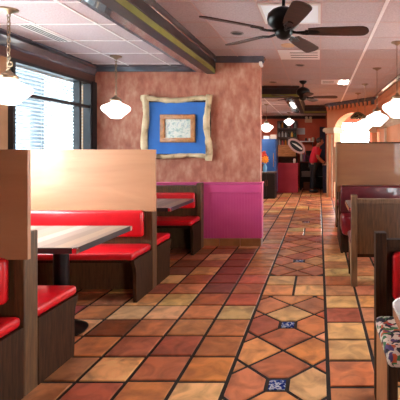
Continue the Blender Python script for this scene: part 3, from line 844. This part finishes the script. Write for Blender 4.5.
# ---------------------------------------------------------------- branch framed picture
bark = noisy('peeled_branch_bark', [(.36, lin(112, 84, 58)), (.46, lin(200, 176, 138)), (.7, lin(232, 212, 176))], 5, 6, .7, stretch=(1, 1, 1), bump=.6)
P0, P1 = at(147.5, 100.5, YB), at(209.5, 156, YB)
cx, cz = (P0.x+P1.x)/2, (P0.z+P1.z)/2
t = thing('framed_picture', 'small painting on a blue board inside a rough branch frame', 'picture', (cx, YB, cz))
hx, hz = (P1.x-P0.x)/2, (P0.z-P1.z)/2
bm = B(); box(bm, -hx-.02, hx+.02, -.045, -.001, -hz-.02, hz+.02); obj('backing_board', bm, darkoak, t)
bm = B(); box(bm, -hx+.03, hx-.03, -.055, -.046, -hz+.03, hz-.03); obj('blue_board', bm, noisy('cobalt_blue', [(.3, lin(26, 100, 186)), (.7, lin(36, 114, 202))], 6, 4, .6), t)
def branch(p, q, r, wob, seed):
    rnd = random.Random(seed); p, q = Vector(p), Vector(q); n = 15; pts = []; rr_ = []
    d = (q-p).normalized(); s = Vector((-d.z, 0, d.x)); ph = rnd.uniform(0, 6)
    for i in range(n):
        u = i/(n-1); o = math.sin(u*PI*2.3+ph)*wob
        pts.append(p.lerp(q, u)+s*o); rr_.append(r*(1+rnd.uniform(-.16, .18)))
    bm = B(); tube(bm, pts, rr_, 12)
    for k in range(3):
        u = rnd.uniform(.15, .85); c = p.lerp(q, u)+s*math.sin(u*PI*2.3+ph)*wob+s*r*.7*rnd.choice((-1, 1))
        bmesh.ops.create_icosphere(bm, subdivisions=2, radius=r*.4, matrix=Matrix.Translation(c))
    return bm
yb = -.075
for (p, q, r, w_, sd) in (((-hx, yb, -hz-.06), (-hx, yb, hz+.06), .042, .014, 2), ((hx, yb-.01, -hz-.06), (hx, yb-.01, hz+.07), .042, .018, 5),
                          ((-hx-.05, yb, hz+.005), (hx+.04, yb, hz+.01), .034, .017, 8), ((-hx-.03, yb+.005, -hz), (hx, yb+.005, -hz), .03, .01, 11)):
    obj('branch', branch(p, q, r, w_, sd), bark, t, True)
Q0, Q1 = at(162.5, 115, YB), at(197, 142.5, YB)
ix0, ix1, iz0, iz1 = Q0.x-cx, Q1.x-cx, Q1.z-cz, Q0.z-cz
bm = B(); wd = .06
for a in ((ix0, ix1, iz1-wd, iz1), (ix0, ix1, iz0, iz0+wd), (ix0, ix0+wd, iz0+wd, iz1-wd), (ix1-wd, ix1, iz0+wd, iz1-wd)): box(bm, a[0], a[1], -.10, -.056, a[2], a[3], .006)
fr = obj('inner_frame', bm, wood('honey_wood', lin(150, 92, 44), lin(196, 134, 78), 9, .4, .2, (3, 3, 3)), t, True)
bm = B(); box(bm, ix0+wd-.005, ix1-wd+.005, -.072, -.057, iz0+wd-.005, iz1-wd+.005)
obj('painting', bm, noisy('watery_painting', [(.35, lin(130, 160, 158)), (.45, lin(196, 206, 196)), (.55, lin(222, 220, 208)), (.64, lin(150, 176, 182)), (.75, lin(200, 186, 160))], 16, 6, .3, distort=1.2), fr)

# ---------------------------------------------------------------- far end of the room
def put(name, bm, mat, label, cat, group=None, smooth=False): return tag(obj(name, bm, mat, smooth=smooth), label, cat, group)
# rose half wall counter
a, c = at(276.5, 163, 12.3), at(298, 163, 12.3)
t = thing('low_partition', 'rose red panelled low partition at the far end of the aisle', 'partition', (a.x, 12.3, 0))
wq = c.x-a.x
bm = B(); box(bm, 0, wq, 0, .14, 0, a.z-.03); obj('body', bm, rosepaint, t)
bm = B(); box(bm, -.02, wq+.02, -.02, .16, a.z-.03, a.z, .005); box(bm, .0, wq, -.014, 0, a.z-.17, a.z-.03); obj('cap_rail', bm, rosepaint, t)
# black cabinet with stone top
t = thing('side_cabinet', 'black two-door cabinet with grey top beside the wall end', 'cabinet', (-1.33, 11.0, 0))
zt = at(0, 172, 10.8).z
bm = B(); box(bm, -.26, .17, -.2, .3, .04, zt-.03); obj('body', bm, blackpaint, t)
bm = B(); box(bm, -.28, .19, -.23, .3, zt-.03, zt, .006); obj('top', bm, plain('grey_stone', lin(120, 108, 104), .3), t)
for k in (0, 1):
    bm = B(); box(bm, -.25+k*.205, -.05+k*.205, -.218, -.2, .08, zt-.06, .003); dd = obj('door', bm, blackpaint, t)
    bm = B(); tube(bm, [(-.075+k*.05, -.23, .35), (-.075+k*.05, -.23, .5)], .006, 6); obj('handle', bm, plain('copper_pull', lin(150, 80, 60), .3, .8), dd)
bm = B(); box(bm, -.26, .17, -.19, .3, 0, .04); obj('plinth', bm, blackpaint, t)
# items on the cabinet
def bottle(label, x, y, z, r, h, col, group, cap=None):
    t = thing('bottle', label, 'bottle', (x, y, z), 0, group)
    bm = B(); lathe(bm, [(0, 0), (r, 0), (r, h*.58), (r*.8, h*.68), (r*.36, h*.78), (r*.34, h*.93), (0, h*.93)], n=14); obj('body', bm, col, t, True)
    bm = B(); lathe(bm, [(0, h*.93), (r*.4, h*.93), (r*.4, h), (0, h)], n=12); obj('cap', bm, cap or blackpaint, t, True)
    return t
p = at(265, 172, 10.95)
t = thing('flower_vase', 'light blue vase with an orange flower on the black cabinet', 'vase', (p.x, 10.95, zt))
bm = B(); lathe(bm, [(0, 0), (.055, 0), (.058, .12), (.04, .17), (.03, .20), (.034, .22), (0, .22)], n=18); obj('vase', bm, plain('sky_blue_glass', lin(96, 160, 204), .25), t, True)
bm = B(); tube(bm, [(0, 0, .2), (.01, -.01, .3)], .005, 6); obj('stem', bm, plain('stem_green', lin(60, 90, 40), .6), t)
bm = B()
for k in range(10):
    a = 2*PI*k/10
    bmesh.ops.create_uvsphere(bm, u_segments=8, v_segments=6, radius=1, matrix=Matrix.Translation((.01+.055*math.cos(a), -.02, .32+.055*math.sin(a))) @ Matrix.Rotation(-a, 4, 'Y') @ Matrix.Diagonal((.05, .012, .024, 1)))
bmesh.ops.create_uvsphere(bm, u_segments=8, v_segments=6, radius=.03, matrix=Matrix.Translation((.01, -.03, .32)))
obj('flower', bm, plain('orange_petal', lin(238, 150, 30), .6), t, True)
p = at(264.5, 160, 11.1)
t = thing('flower_arrangement', 'round red flower arrangement standing behind the orange flower', 'flowers', (p.x-.02, 11.1, zt))
bm = B(); lathe(bm, [(0, 0), (.06, 0), (.075, .12), (.06, .2), (0, .2)], n=16); obj('pot', bm, plain('brown_pot', lin(96, 50, 36), .5), t, True)
bm = B(); rn = random.Random(3)
for k in range(46):
    v = Vector((rn.gauss(0, 1), rn.gauss(0, 1), rn.gauss(0, 1))).normalized()*rn.uniform(.5, 1)
    bmesh.ops.create_icosphere(bm, subdivisions=1, radius=.035, matrix=Matrix.Translation((v.x*.1, v.y*.08, .38+v.z*.17)))
obj('blooms', bm, noisy('red_blooms', [(.35, lin(150, 30, 28)), (.6, lin(206, 62, 36))], 12, 2, .7), t, True)
# blue cooler
a = at(262, 139, 11.75); c = at(276, 139, 11.75)
t = thing('drinks_cooler', 'tall blue cooler standing behind the black cabinet', 'cooler', ((a.x+c.x)/2-.04, 11.75, 0))
hw = (c.x-a.x)/2+.04
bluem = noisy('blue_enamel', [(.3, lin(36, 78, 140)), (.7, lin(48, 96, 162))], 3, 3, .35)
bm = B(); box(bm, -hw, hw, 0, .55, .06, a.z, .012); obj('body', bm, bluem, t, True)
bm = B(); box(bm, -hw+.03, hw-.03, -.02, 0, .14, a.z-.06, .008); dd = obj('door', bm, bluem, t, True)
bm = B(); tube(bm, [(hw-.07, -.045, .8), (hw-.07, -.045, 1.2)], .01, 8); box(bm, hw-.078, hw-.062, -.045, -.018, .82, .84); box(bm, hw-.078, hw-.062, -.045, -.018, 1.16, 1.18); obj('handle', bm, chrome, dd)
bm = B(); box(bm, -hw+.03, hw-.03, .03, .5, 0, .06); obj('plinth', bm, blackpaint, t)
ct = a.z
bm = B(); box(bm, a.x+.03, a.x+.19, 11.85, 12.05, ct, ct+.09, .008); put('food_box', bm, plain('white_card', lin(226, 224, 226), .6), 'flat white box on top of the blue cooler, left one', 'box', 'boxes on the blue cooler')
bm = B(); box(bm, a.x+.22, a.x+.40, 11.85, 12.05, ct, ct+.13, .008); put('food_box', bm, plain('cream_card', lin(205, 190, 176), .6), 'taller cream box on top of the blue cooler, right one', 'box', 'boxes on the blue cooler')
# back bar shelving
shelfwood = wood('honey_shelf', lin(158, 92, 46), lin(206, 136, 78), 7, .45, .2, (1, 8, 8))
darkshelf = wood('brown_shelf', lin(66, 36, 26), lin(96, 54, 38), 7, .5, .1, (1, 8, 8))
a, c = at(277, 163, 13.4), at(297, 163, 13.4)
t = thing('bottle_shelf', 'wooden back bar shelving full of bottles behind the low partition', 'shelf', (a.x, 13.4, 0))
ws = c.x-a.x; ztop = at(0, 121, 13.4).z
for x0 in (0, ws-.03):
    bm = B(); box(bm, x0, x0+.03, 0, .28, 0, ztop); obj('side_panel', bm, darkshelf, t)
bm = B(); box(bm, .03, ws-.03, .26, .28, 0, ztop); obj('back_panel', bm, darkshelf, t)
sh = [.02, .50, at(0, 156.5, 13.4).z, at(0, 152, 13.4).z, at(0, 146, 13.4).z, at(0, 138, 13.4).z, at(0, 129, 13.4).z, ztop-.03]
for z in sh:
    bm = B(); box(bm, .03, ws-.03, -.0, .26, z, z+.035); obj('shelf_board', bm, shelfwood if z < 1.5 else darkshelf, t)
for k in range(2):
    bm = B(); box(bm, .035, ws-.035, -.012, .0, sh[2+k]+.04, sh[3+k]-.006); obj('drawer_front', bm, shelfwood, t)
bm = B()
cols = [plain('amber_glass', lin(190, 110, 30), .2), plain('dark_glass', lin(40, 30, 26), .2), plain('red_label', lin(170, 40, 40), .4), plain('clear_glass', lin(170, 160, 156), .2), plain('green_glass', lin(50, 74, 44), .2), plain('yellow_glass', lin(226, 160, 40), .3)]
names = ['amber', 'dark brown', 'red', 'clear', 'green', 'yellow']
bm.free()
rn = random.Random(9)
for row, (zz, txt) in enumerate(((sh[4]+.035, 'lowest open shelf of the back bar'), (sh[5]+.035, 'middle shelf of the back bar'), (sh[6]+.035, 'top shelf of the back bar'))):
    ordinal = ['leftmost', 'second from left', 'third from left', 'third from right', 'second from right', 'rightmost']
    for k in range(6):
        i = rn.randrange(5)
        if row == 1 and k == 4: i = 5
        bottle('small %s bottle, %s on the %s' % (names[i], ordinal[k], txt), a.x+.065+k*(ws-.13)/5, 13.5, zz, .033 if i != 5 else .04, .19+rn.uniform(-.02, .02), cols[i], 'bottles on the back bar')
# oval platter, tilted, on the partition
t = thing('oval_platter', 'tilted oval platter, black with white band and pinkish rim, above low partition', 'platter', at(296.5, 146, 12.45))
t.location.z = at(0, 146, 12.45).z
def oval(rx, rz_, y0, y1, n=32, x0=0):
    bm = B(); prism(bm, [(x0+rx*math.cos(2*PI*k/n), rz_*math.sin(2*PI*k/n)) for k in range(n)], 'y', y0, y1); bmesh.ops.rotate(bm, verts=bm.verts[:], cent=(0, 0, 0), matrix=Matrix.Rotation(math.radians(38), 3, 'Y')); return bm
obj('rim', oval(.30, .175, -.01, .02), plain('pink_cream_glaze', lin(206, 170, 166), .35), t)
obj('centre', oval(.235, .115, -.016, -.009), plain('black_glaze', lin(22, 24, 28), .3), t)
bm = B(); prism(bm, [(-.17, -.012), (.19, .0), (.2, .05), (-.05, .04)], 'y', -.021, -.015); bmesh.ops.rotate(bm, verts=bm.verts[:], cent=(0, 0, 0), matrix=Matrix.Rotation(math.radians(38), 3, 'Y')); obj('band', bm, whiteplastic, t)
bm = B(); tube(bm, [(.0, .05, -(t.location.z-.918)), (0, .03, -.02)], .012, 8); box(bm, -.1, .1, .0, .1, -(t.location.z-.905), -(t.location.z-.925)); obj('stand', bm, blackmetal, t)
p = at(294.5, 163, 12.36); zc = .905
t = thing('jar', 'small white jar with a lid on the low partition cap', 'jar', (p.x, 12.34, at(0, 163, 12.3).z))
bm = B(); lathe(bm, [(0, 0), (.035, 0), (.04, .03), (.04, .1), (.03, .12), (0, .12)], n=16); obj('body', bm, whiteplastic, t, True)
bm = B(); lathe(bm, [(0, .12), (.032, .12), (.032, .145), (0, .15)], n=16); obj('lid', bm, chrome, t, True)
# paper on the far wall
p0, p1 = at(297, 128, YF), at(305, 134.5, YF)
bm = B(); box(bm, p0.x, p1.x, YF-.006, YF, p1.z, p0.z); put('wall_notice', bm, plain('paper', lin(214, 212, 216), .7), 'blank white paper sheet fixed to the brick red far wall', 'notice')
# emergency light
p = at(308.5, 120.5, YF)
t = thing('exit_light', 'beige emergency light box with two lamp heads on the far wall', 'emergency light', (p.x, YF, p.z))
bm = B(); box(bm, -.12, .12, -.06, 0, -.07, .05, .008); obj('housing', bm, plain('beige_housing', lin(216, 180, 146), .5), t)
for s in (-1, 1):
    bm = B(); bmesh.ops.create_uvsphere(bm, u_segments=14, v_segments=10, radius=.05, matrix=Matrix.Translation((s*.065, -.05, .09))); obj('lamp_head', bm, plain('pale_lamp_%d' % (s+1), lin(228, 214, 196), .3), t, True)
# wall shelf and things on it
z = at(0, 141, 13.55).z; x0, x1 = at(300, 0, 13.5).x, at(314, 0, 13.5).x
t = thing('wall_shelf', 'white shelf on the far wall above the kitchen counter', 'shelf', ((x0+x1)/2, YF, z))
bm = B(); box(bm, -(x1-x0)/2, (x1-x0)/2, -.25, 0, -.03, 0, .004); obj('board', bm, whiteplastic, t)
for s in (-1, 1):
    bm = B(); prism(bm, [(-.2, -.03), (0, -.03), (0, -.2)], 'x', s*.18-.01, s*.18+.01); obj('bracket', bm, greyplastic, t)
for lb, xx, r, h, mt in (('small dark canister, left one on the white wall shelf', 306, .03, .1, blackpaint), ('small white mug in the middle of the white wall shelf', 309.5, .035, .09, whiteplastic), ('cream round pot at the right end of the white wall shelf', 313, .05, .12, stone)):
    p = at(xx, 138, 13.58); bm = B(); lathe(bm, [(0, 0), (r*.8, 0), (r, h*.4), (r, h*.8), (r*.7, h), (0, h)], p.x, 13.58, z, 16); put('canister', bm, mt, lb, 'container', 'containers on the white wall shelf', True)
# kitchen counter
zc2 = at(0, 161.5, 13.0).z; x0, x1 = at(299, 0, 13).x, at(325, 0, 13).x
darkred = plain('dark_red_counter', lin(96, 28, 30), .4)
t = thing('kitchen_counter', 'dark red topped open counter before the far wall', 'counter', (x0, 13.0, 0))
bm = B(); box(bm, .02, x1-x0, 0, .45, zc2-.035, zc2, .004); obj('top', bm, darkred, t)
for xa in (.03, x1-x0-.05):
    for ya in (.02, .4):
        bm = B(); box(bm, xa, xa+.04, ya, ya+.04, 0, zc2-.035); obj('leg', bm, blackmetal, t)
bm = B(); box(bm, .05, x1-x0-.03, .02, .43, .40, .43); obj('lower_shelf', bm, blackmetal, t)
bm = B(); box(bm, .02, x1-x0, .44, .45, .05, zc2-.04); obj('back_board', bm, blackpaint, t)
bx_, by_ = x0+.08, 13.05
def tub(label, x, y, z, w_, d_, h, mt, nm='storage_tub'):
    bm = B(); box(bm, x, x+w_, y, y+d_, z, z+h, .012); box(bm, x-.01, x+w_+.01, y-.01, y+d_+.01, z+h-.02, z+h, .004); return put(nm, bm, mt, label, 'tub')
tub('grey plastic tub on the lower shelf of the kitchen counter', bx_, by_, .43, .33, .3, .17, greyplastic)
bm = B(); box(bm, bx_+.06, bx_+.28, by_, by_+.3, .0, .25, .01); put('storage_box', bm, plain('brown_bin', lin(120, 78, 64), .6), 'brown box on the floor under the kitchen counter', 'box')
t = thing('coffee_machine', 'black coffee machine standing on the kitchen counter', 'coffee machine', (at(309, 0, 13.15).x, 13.1, zc2))
bm = B(); box(bm, -.10, .10, .1, .28, 0, .34, .01); box(bm, -.10, .10, -.06, .1, 0, .04, .006); box(bm, -.10, .10, -.06, .1, .24, .34, .01); obj('body', bm, blackpaint, t)
bm = B(); lathe(bm, [(0, .04), (.06, .04), (.07, .12), (.05, .18), (0, .18)], 0, .02, 0, 16); obj('jug', bm, plain('purple_glass', lin(90, 50, 74), .2), t, True)
for k, (xx, mt, nm) in enumerate(((301.5, cols[3], 'clear'), (304.5, plain('plum_glass', lin(110, 60, 90), .3), 'plum coloured'))):
    p = at(xx, 160, 13.15); bottle('%s bottle on the kitchen counter left of the coffee machine' % nm, p.x, 13.15, zc2, .045, .32, mt, 'bottles on the kitchen counter')
# dark back door between counter and pier
bm = B(); box(bm, .02, .21, YF-.04, YF-.0, 0, 2.05); d_ = struct('door_1', bm, plain('navy_door', lin(28, 34, 62), .5))
bm = B(); lathe(bm, [(0, 0), (.02, 0), (.02, .03), (0, .03)], .05, YF-.06, 1.0, 12); obj('door_handle', bm, chrome, d_)

# ---------------------------------------------------------------- person
def skin_body(name, verts, edges, radii, mat, parent, root=0, lvl=2):
    me = bpy.data.meshes.new(name); me.from_pydata([Vector(v) for v in verts], edges, []); me.materials.append(mat)
    o = bpy.data.objects.new(name, me); C.objects.link(o); o.parent = parent
    sk = o.modifiers.new('Skin', 'SKIN'); sk.use_smooth_shade = True
    for i, r in enumerate(radii):
        me.skin_vertices[0].data[i].radius = (r, r) if not isinstance(r, tuple) else r
        me.skin_vertices[0].data[i].use_root = (i == root)
    sb = o.modifiers.new('Sub', 'SUBSURF'); sb.levels = lvl; sb.render_levels = lvl
    return o
px = at(317.5, 0, 12.45).x
per = thing('person', 'person in a red short-sleeved shirt and dark apron leaning over work at far end', 'person', (px, 12.45, 0))
skinm = plain('skin', lin(170, 110, 84), .5)
navy = plain('dark_trousers', lin(24, 24, 34), .8)
redcloth = plain('red_cotton', lin(196, 18, 44), .75)
# faces +x, leaning forward
V = [(0, 0, .92), (.03, 0, 1.10), (.10, 0, 1.30), (.15, 0, 1.44), (.18, 0, 1.53), (.215, 0, 1.60), (.235, 0, 1.70),
     (.0, -.09, .88), (.03, -.10, .48), (-.02, -.10, .09), (.10, -.11, .035),
     (.0, .09, .88), (.0, .10, .48), (-.06, .10, .09), (.06, .11, .035),
     (.13, -.19, 1.42), (.15, -.23, 1.16), (.30, -.16, .99), (.36, -.13, .965),
     (.13, .19, 1.42), (.17, .23, 1.16), (.33, .14, 1.01), (.39, .11, .985)]
Eg = [(0, 1), (1, 2), (2, 3), (3, 4), (4, 5), (5, 6), (0, 7), (7, 8), (8, 9), (9, 10), (0, 11), (11, 12), (12, 13), (13, 14), (3, 15), (15, 16), (16, 17), (17, 18), (3, 19), (19, 20), (20, 21), (21, 22)]
Rd = [.07, .09, .12, .09, .052, .085, .075, .06, .05, .036, .03, .06, .05, .036, .03, .062, .045, .032, .028, .062, .045, .032, .028]
skin_body('body', V, Eg, Rd, skinm, per)
# shirt, trousers, shoes, hair, face
V2 = [(0, 0, .90), (.03, 0, 1.10), (.10, 0, 1.30), (.15, 0, 1.43), (.13, -.19, 1.425), (.145, -.225, 1.20), (.13, .19, 1.425), (.165, .225, 1.20), (.168, 0, 1.485)]
skin_body('shirt', V2, [(0, 1), (1, 2), (2, 3), (3, 4), (4, 5), (3, 6), (6, 7), (3, 8)], [.155, .15, .163, .13, .078, .07, .078, .07, .07], redcloth, per, 2)
V3 = [(0, 0, 1.0), (0, -.09, .86), (.03, -.10, .48), (-.02, -.10, .10), (0, .09, .86), (.0, .10, .48), (-.06, .10, .10)]
skin_body('trousers', V3, [(0, 1), (1, 2), (2, 3), (0, 4), (4, 5), (5, 6)], [.15, .11, .085, .065, .11, .085, .065], navy, per)
for s, xo in ((-1, .04), (1, .0)):
    bm = B(); bmesh.ops.create_uvsphere(bm, u_segments=12, v_segments=8, radius=1, matrix=Matrix.Translation((xo+.0, s*.105, .052)) @ Matrix.Diagonal((.15, .055, .05, 1))); obj('shoe', bm, blackpaint, per, True)
bm = B(); bmesh.ops.create_uvsphere(bm, u_segments=18, v_segments=12, radius=1, matrix=Matrix.Translation((.215, 0, 1.685)) @ Matrix.Diagonal((.115, .095, .105, 1)))
for v in bm.verts:
    if v.co.x > .27 and v.co.z < 1.72: v.co.x = .27-(v.co.x-.27)*.4
obj('hair', bm, plain('dark_brown_hair', lin(52, 36, 28), .7), per, True)
bm = B()
bmesh.ops.create_uvsphere(bm, u_segments=18, v_segments=14, radius=1, matrix=Matrix.Translation((.245, 0, 1.64)) @ Matrix.Rotation(math.radians(15), 4, 'Y') @ Matrix.Diagonal((.092, .075, .12, 1)))
bmesh.ops.create_cone(bm, cap_ends=True, segments=8, radius1=.018, radius2=.006, depth=.05, matrix=Matrix.Translation((.345, 0, 1.625)) @ Matrix.Rotation(math.radians(20), 4, 'Y'))
for s in (-1, 1): bmesh.ops.create_uvsphere(bm, u_segments=8, v_segments=6, radius=1, matrix=Matrix.Translation((.225, s*.077, 1.635)) @ Matrix.Diagonal((.018, .008, .03, 1)))
fc = obj('face', bm, skinm, per, True)
for s in (-1, 1):
    bm = B(); bmesh.ops.create_uvsphere(bm, u_segments=8, v_segments=6, radius=.011, matrix=Matrix.Translation((.327, s*.03, 1.648))); obj('eye', bm, blackpaint, fc, True)
bm = B(); bmesh.ops.create_uvsphere(bm, u_segments=8, v_segments=6, radius=1, matrix=Matrix.Translation((.318, 0, 1.58)) @ Matrix.Diagonal((.01, .024, .006, 1))); obj('mouth', bm, plain('lips', lin(140, 66, 60), .5), fc, True)
# hands: palm with five fingers each
for s, (hx_, hy_, hz_) in ((-1, (.385, -.12, .955)), (1, (.415, .10, .975))):
    Vh = [(0, 0, 0), (.045, 0, -.008)]; Eh = [(0, 1)]; Rh = [.026, (.02, .034)]
    for k, (yo, ln) in enumerate(((-.027, .06), (-.009, .07), (.010, .066), (.028, .05))):
        i = len(Vh); Vh += [(.055, yo, -.008), (.055+ln*.5, yo*1.1, -.016), (.055+ln*.85, yo*1.1, -.045)]; Eh += [(1, i), (i, i+1), (i+1, i+2)]; Rh += [.010, .009, .007]
    i = len(Vh); Vh += [(.015, -s*.035, -.01), (.045, -s*.055, -.022)]; Eh += [(0, i), (i, i+1)]; Rh += [.012, .009]
    h_ = skin_body('hand', Vh, Eh, Rh, skinm, per, 0, 1); h_.location = (hx_, hy_, hz_)
# apron: a curved cloth over the front of hips
bm = B(); pts = []
for z0_, fr_ in ((.98, .165), (.75, .16), (.5, .155)):
    row = []
    for k in range(9):
        a = math.radians(-80+20*k); row.append(bm.verts.new((fr_*math.cos(a)+.0, .19*math.sin(a), z0_)))
    pts.append(row)
for r0, r1 in zip(pts, pts[1:]):
    for k in range(8): bm.faces.new((r0[k], r0[k+1], r1[k+1], r1[k]))
ap = obj('apron', bm, blackpaint, per, True); so = ap.modifiers.new('Solid', 'SOLIDIFY'); so.thickness = .006; so.offset = 1
# work table the person leans on
zt2 = .86
per.scale = (.93, .93, .93); per.location.x = px-.14
t = thing('prep_stand', 'narrow dark stand with a steel top under the person\'s hands', 'stand', (px+.20, 12.45, 0))
bm = B(); box(bm, -.06, .14, -.22, .22, zt2-.03, zt2, .004); obj('top', bm, chrome, t)
bm = B(); box(bm, -.04, .13, -.2, .2, 0, zt2-.03); obj('body', bm, plain('navy_panel', lin(30, 36, 66), .5), t)

# ---------------------------------------------------------------- light
wld = bpy.data.worlds.new('World'); scene.world = wld; wld.use_nodes = True
bg = wld.node_tree.nodes['Background']; bg.inputs['Color'].default_value = (.91, .965, 1, 1); bg.inputs['Strength'].default_value = 27.0
def portal(loc, rot, sx, sy):
    l = bpy.data.lights.new('window_portal', 'AREA'); l.shape = 'RECTANGLE'; l.size = sx; l.size_y = sy
    l.cycles.is_portal = True
    o = bpy.data.objects.new('window_portal', l); C.objects.link(o); o.location = loc; o.rotation_euler = rot
R90 = PI/2
for w_ in (W1, W2): portal((XL-.16, sum(w_)/2, 1.525), (0, -R90, 0), 1.35, w_[1]-w_[0])
for (a, b2) in ((3.62, 4.75), (4.95, 6.3)): portal((XL+(a+b2)/2, YF+.16, 1.5), (-R90, 0, 0), b2-a, 1.42)
for (a, b2) in ((6.4, 8.8), (10.4, 12.6), (13.4, 15.6)): portal((XR+.16, YN+(a+b2)/2, 1.55), (0, R90, 0), 1.5, b2-a)
for (a, b2) in ((5.7, 6.6),): portal((XL-.18+(a+b2)/2, YN-.16, 1.35), (R90, 0, 0), b2-a, 1.9)

# ---------------------------------------------------------------- camera
cam = bpy.data.cameras.new('Camera'); co = bpy.data.objects.new('Camera', cam); C.objects.link(co)
co.location = (0, 0, CAMZ); co.rotation_euler = (R90, 0, 0)
cam.sensor_width = 36; cam.lens = 36*F/400; cam.shift_x = -119/400; cam.shift_y = -50.5/400; cam.clip_start = .05
scene.camera = co
vs = scene.view_settings
vs.view_transform = 'Standard'; vs.look = 'None'; vs.gamma = 1; vs.use_curve_mapping = False; vs.exposure = 0.4
scene.cycles.use_denoising = True
scene.cycles.max_bounces = 10; scene.cycles.diffuse_bounces = 6
scene.cycles.transparent_max_bounces = 12
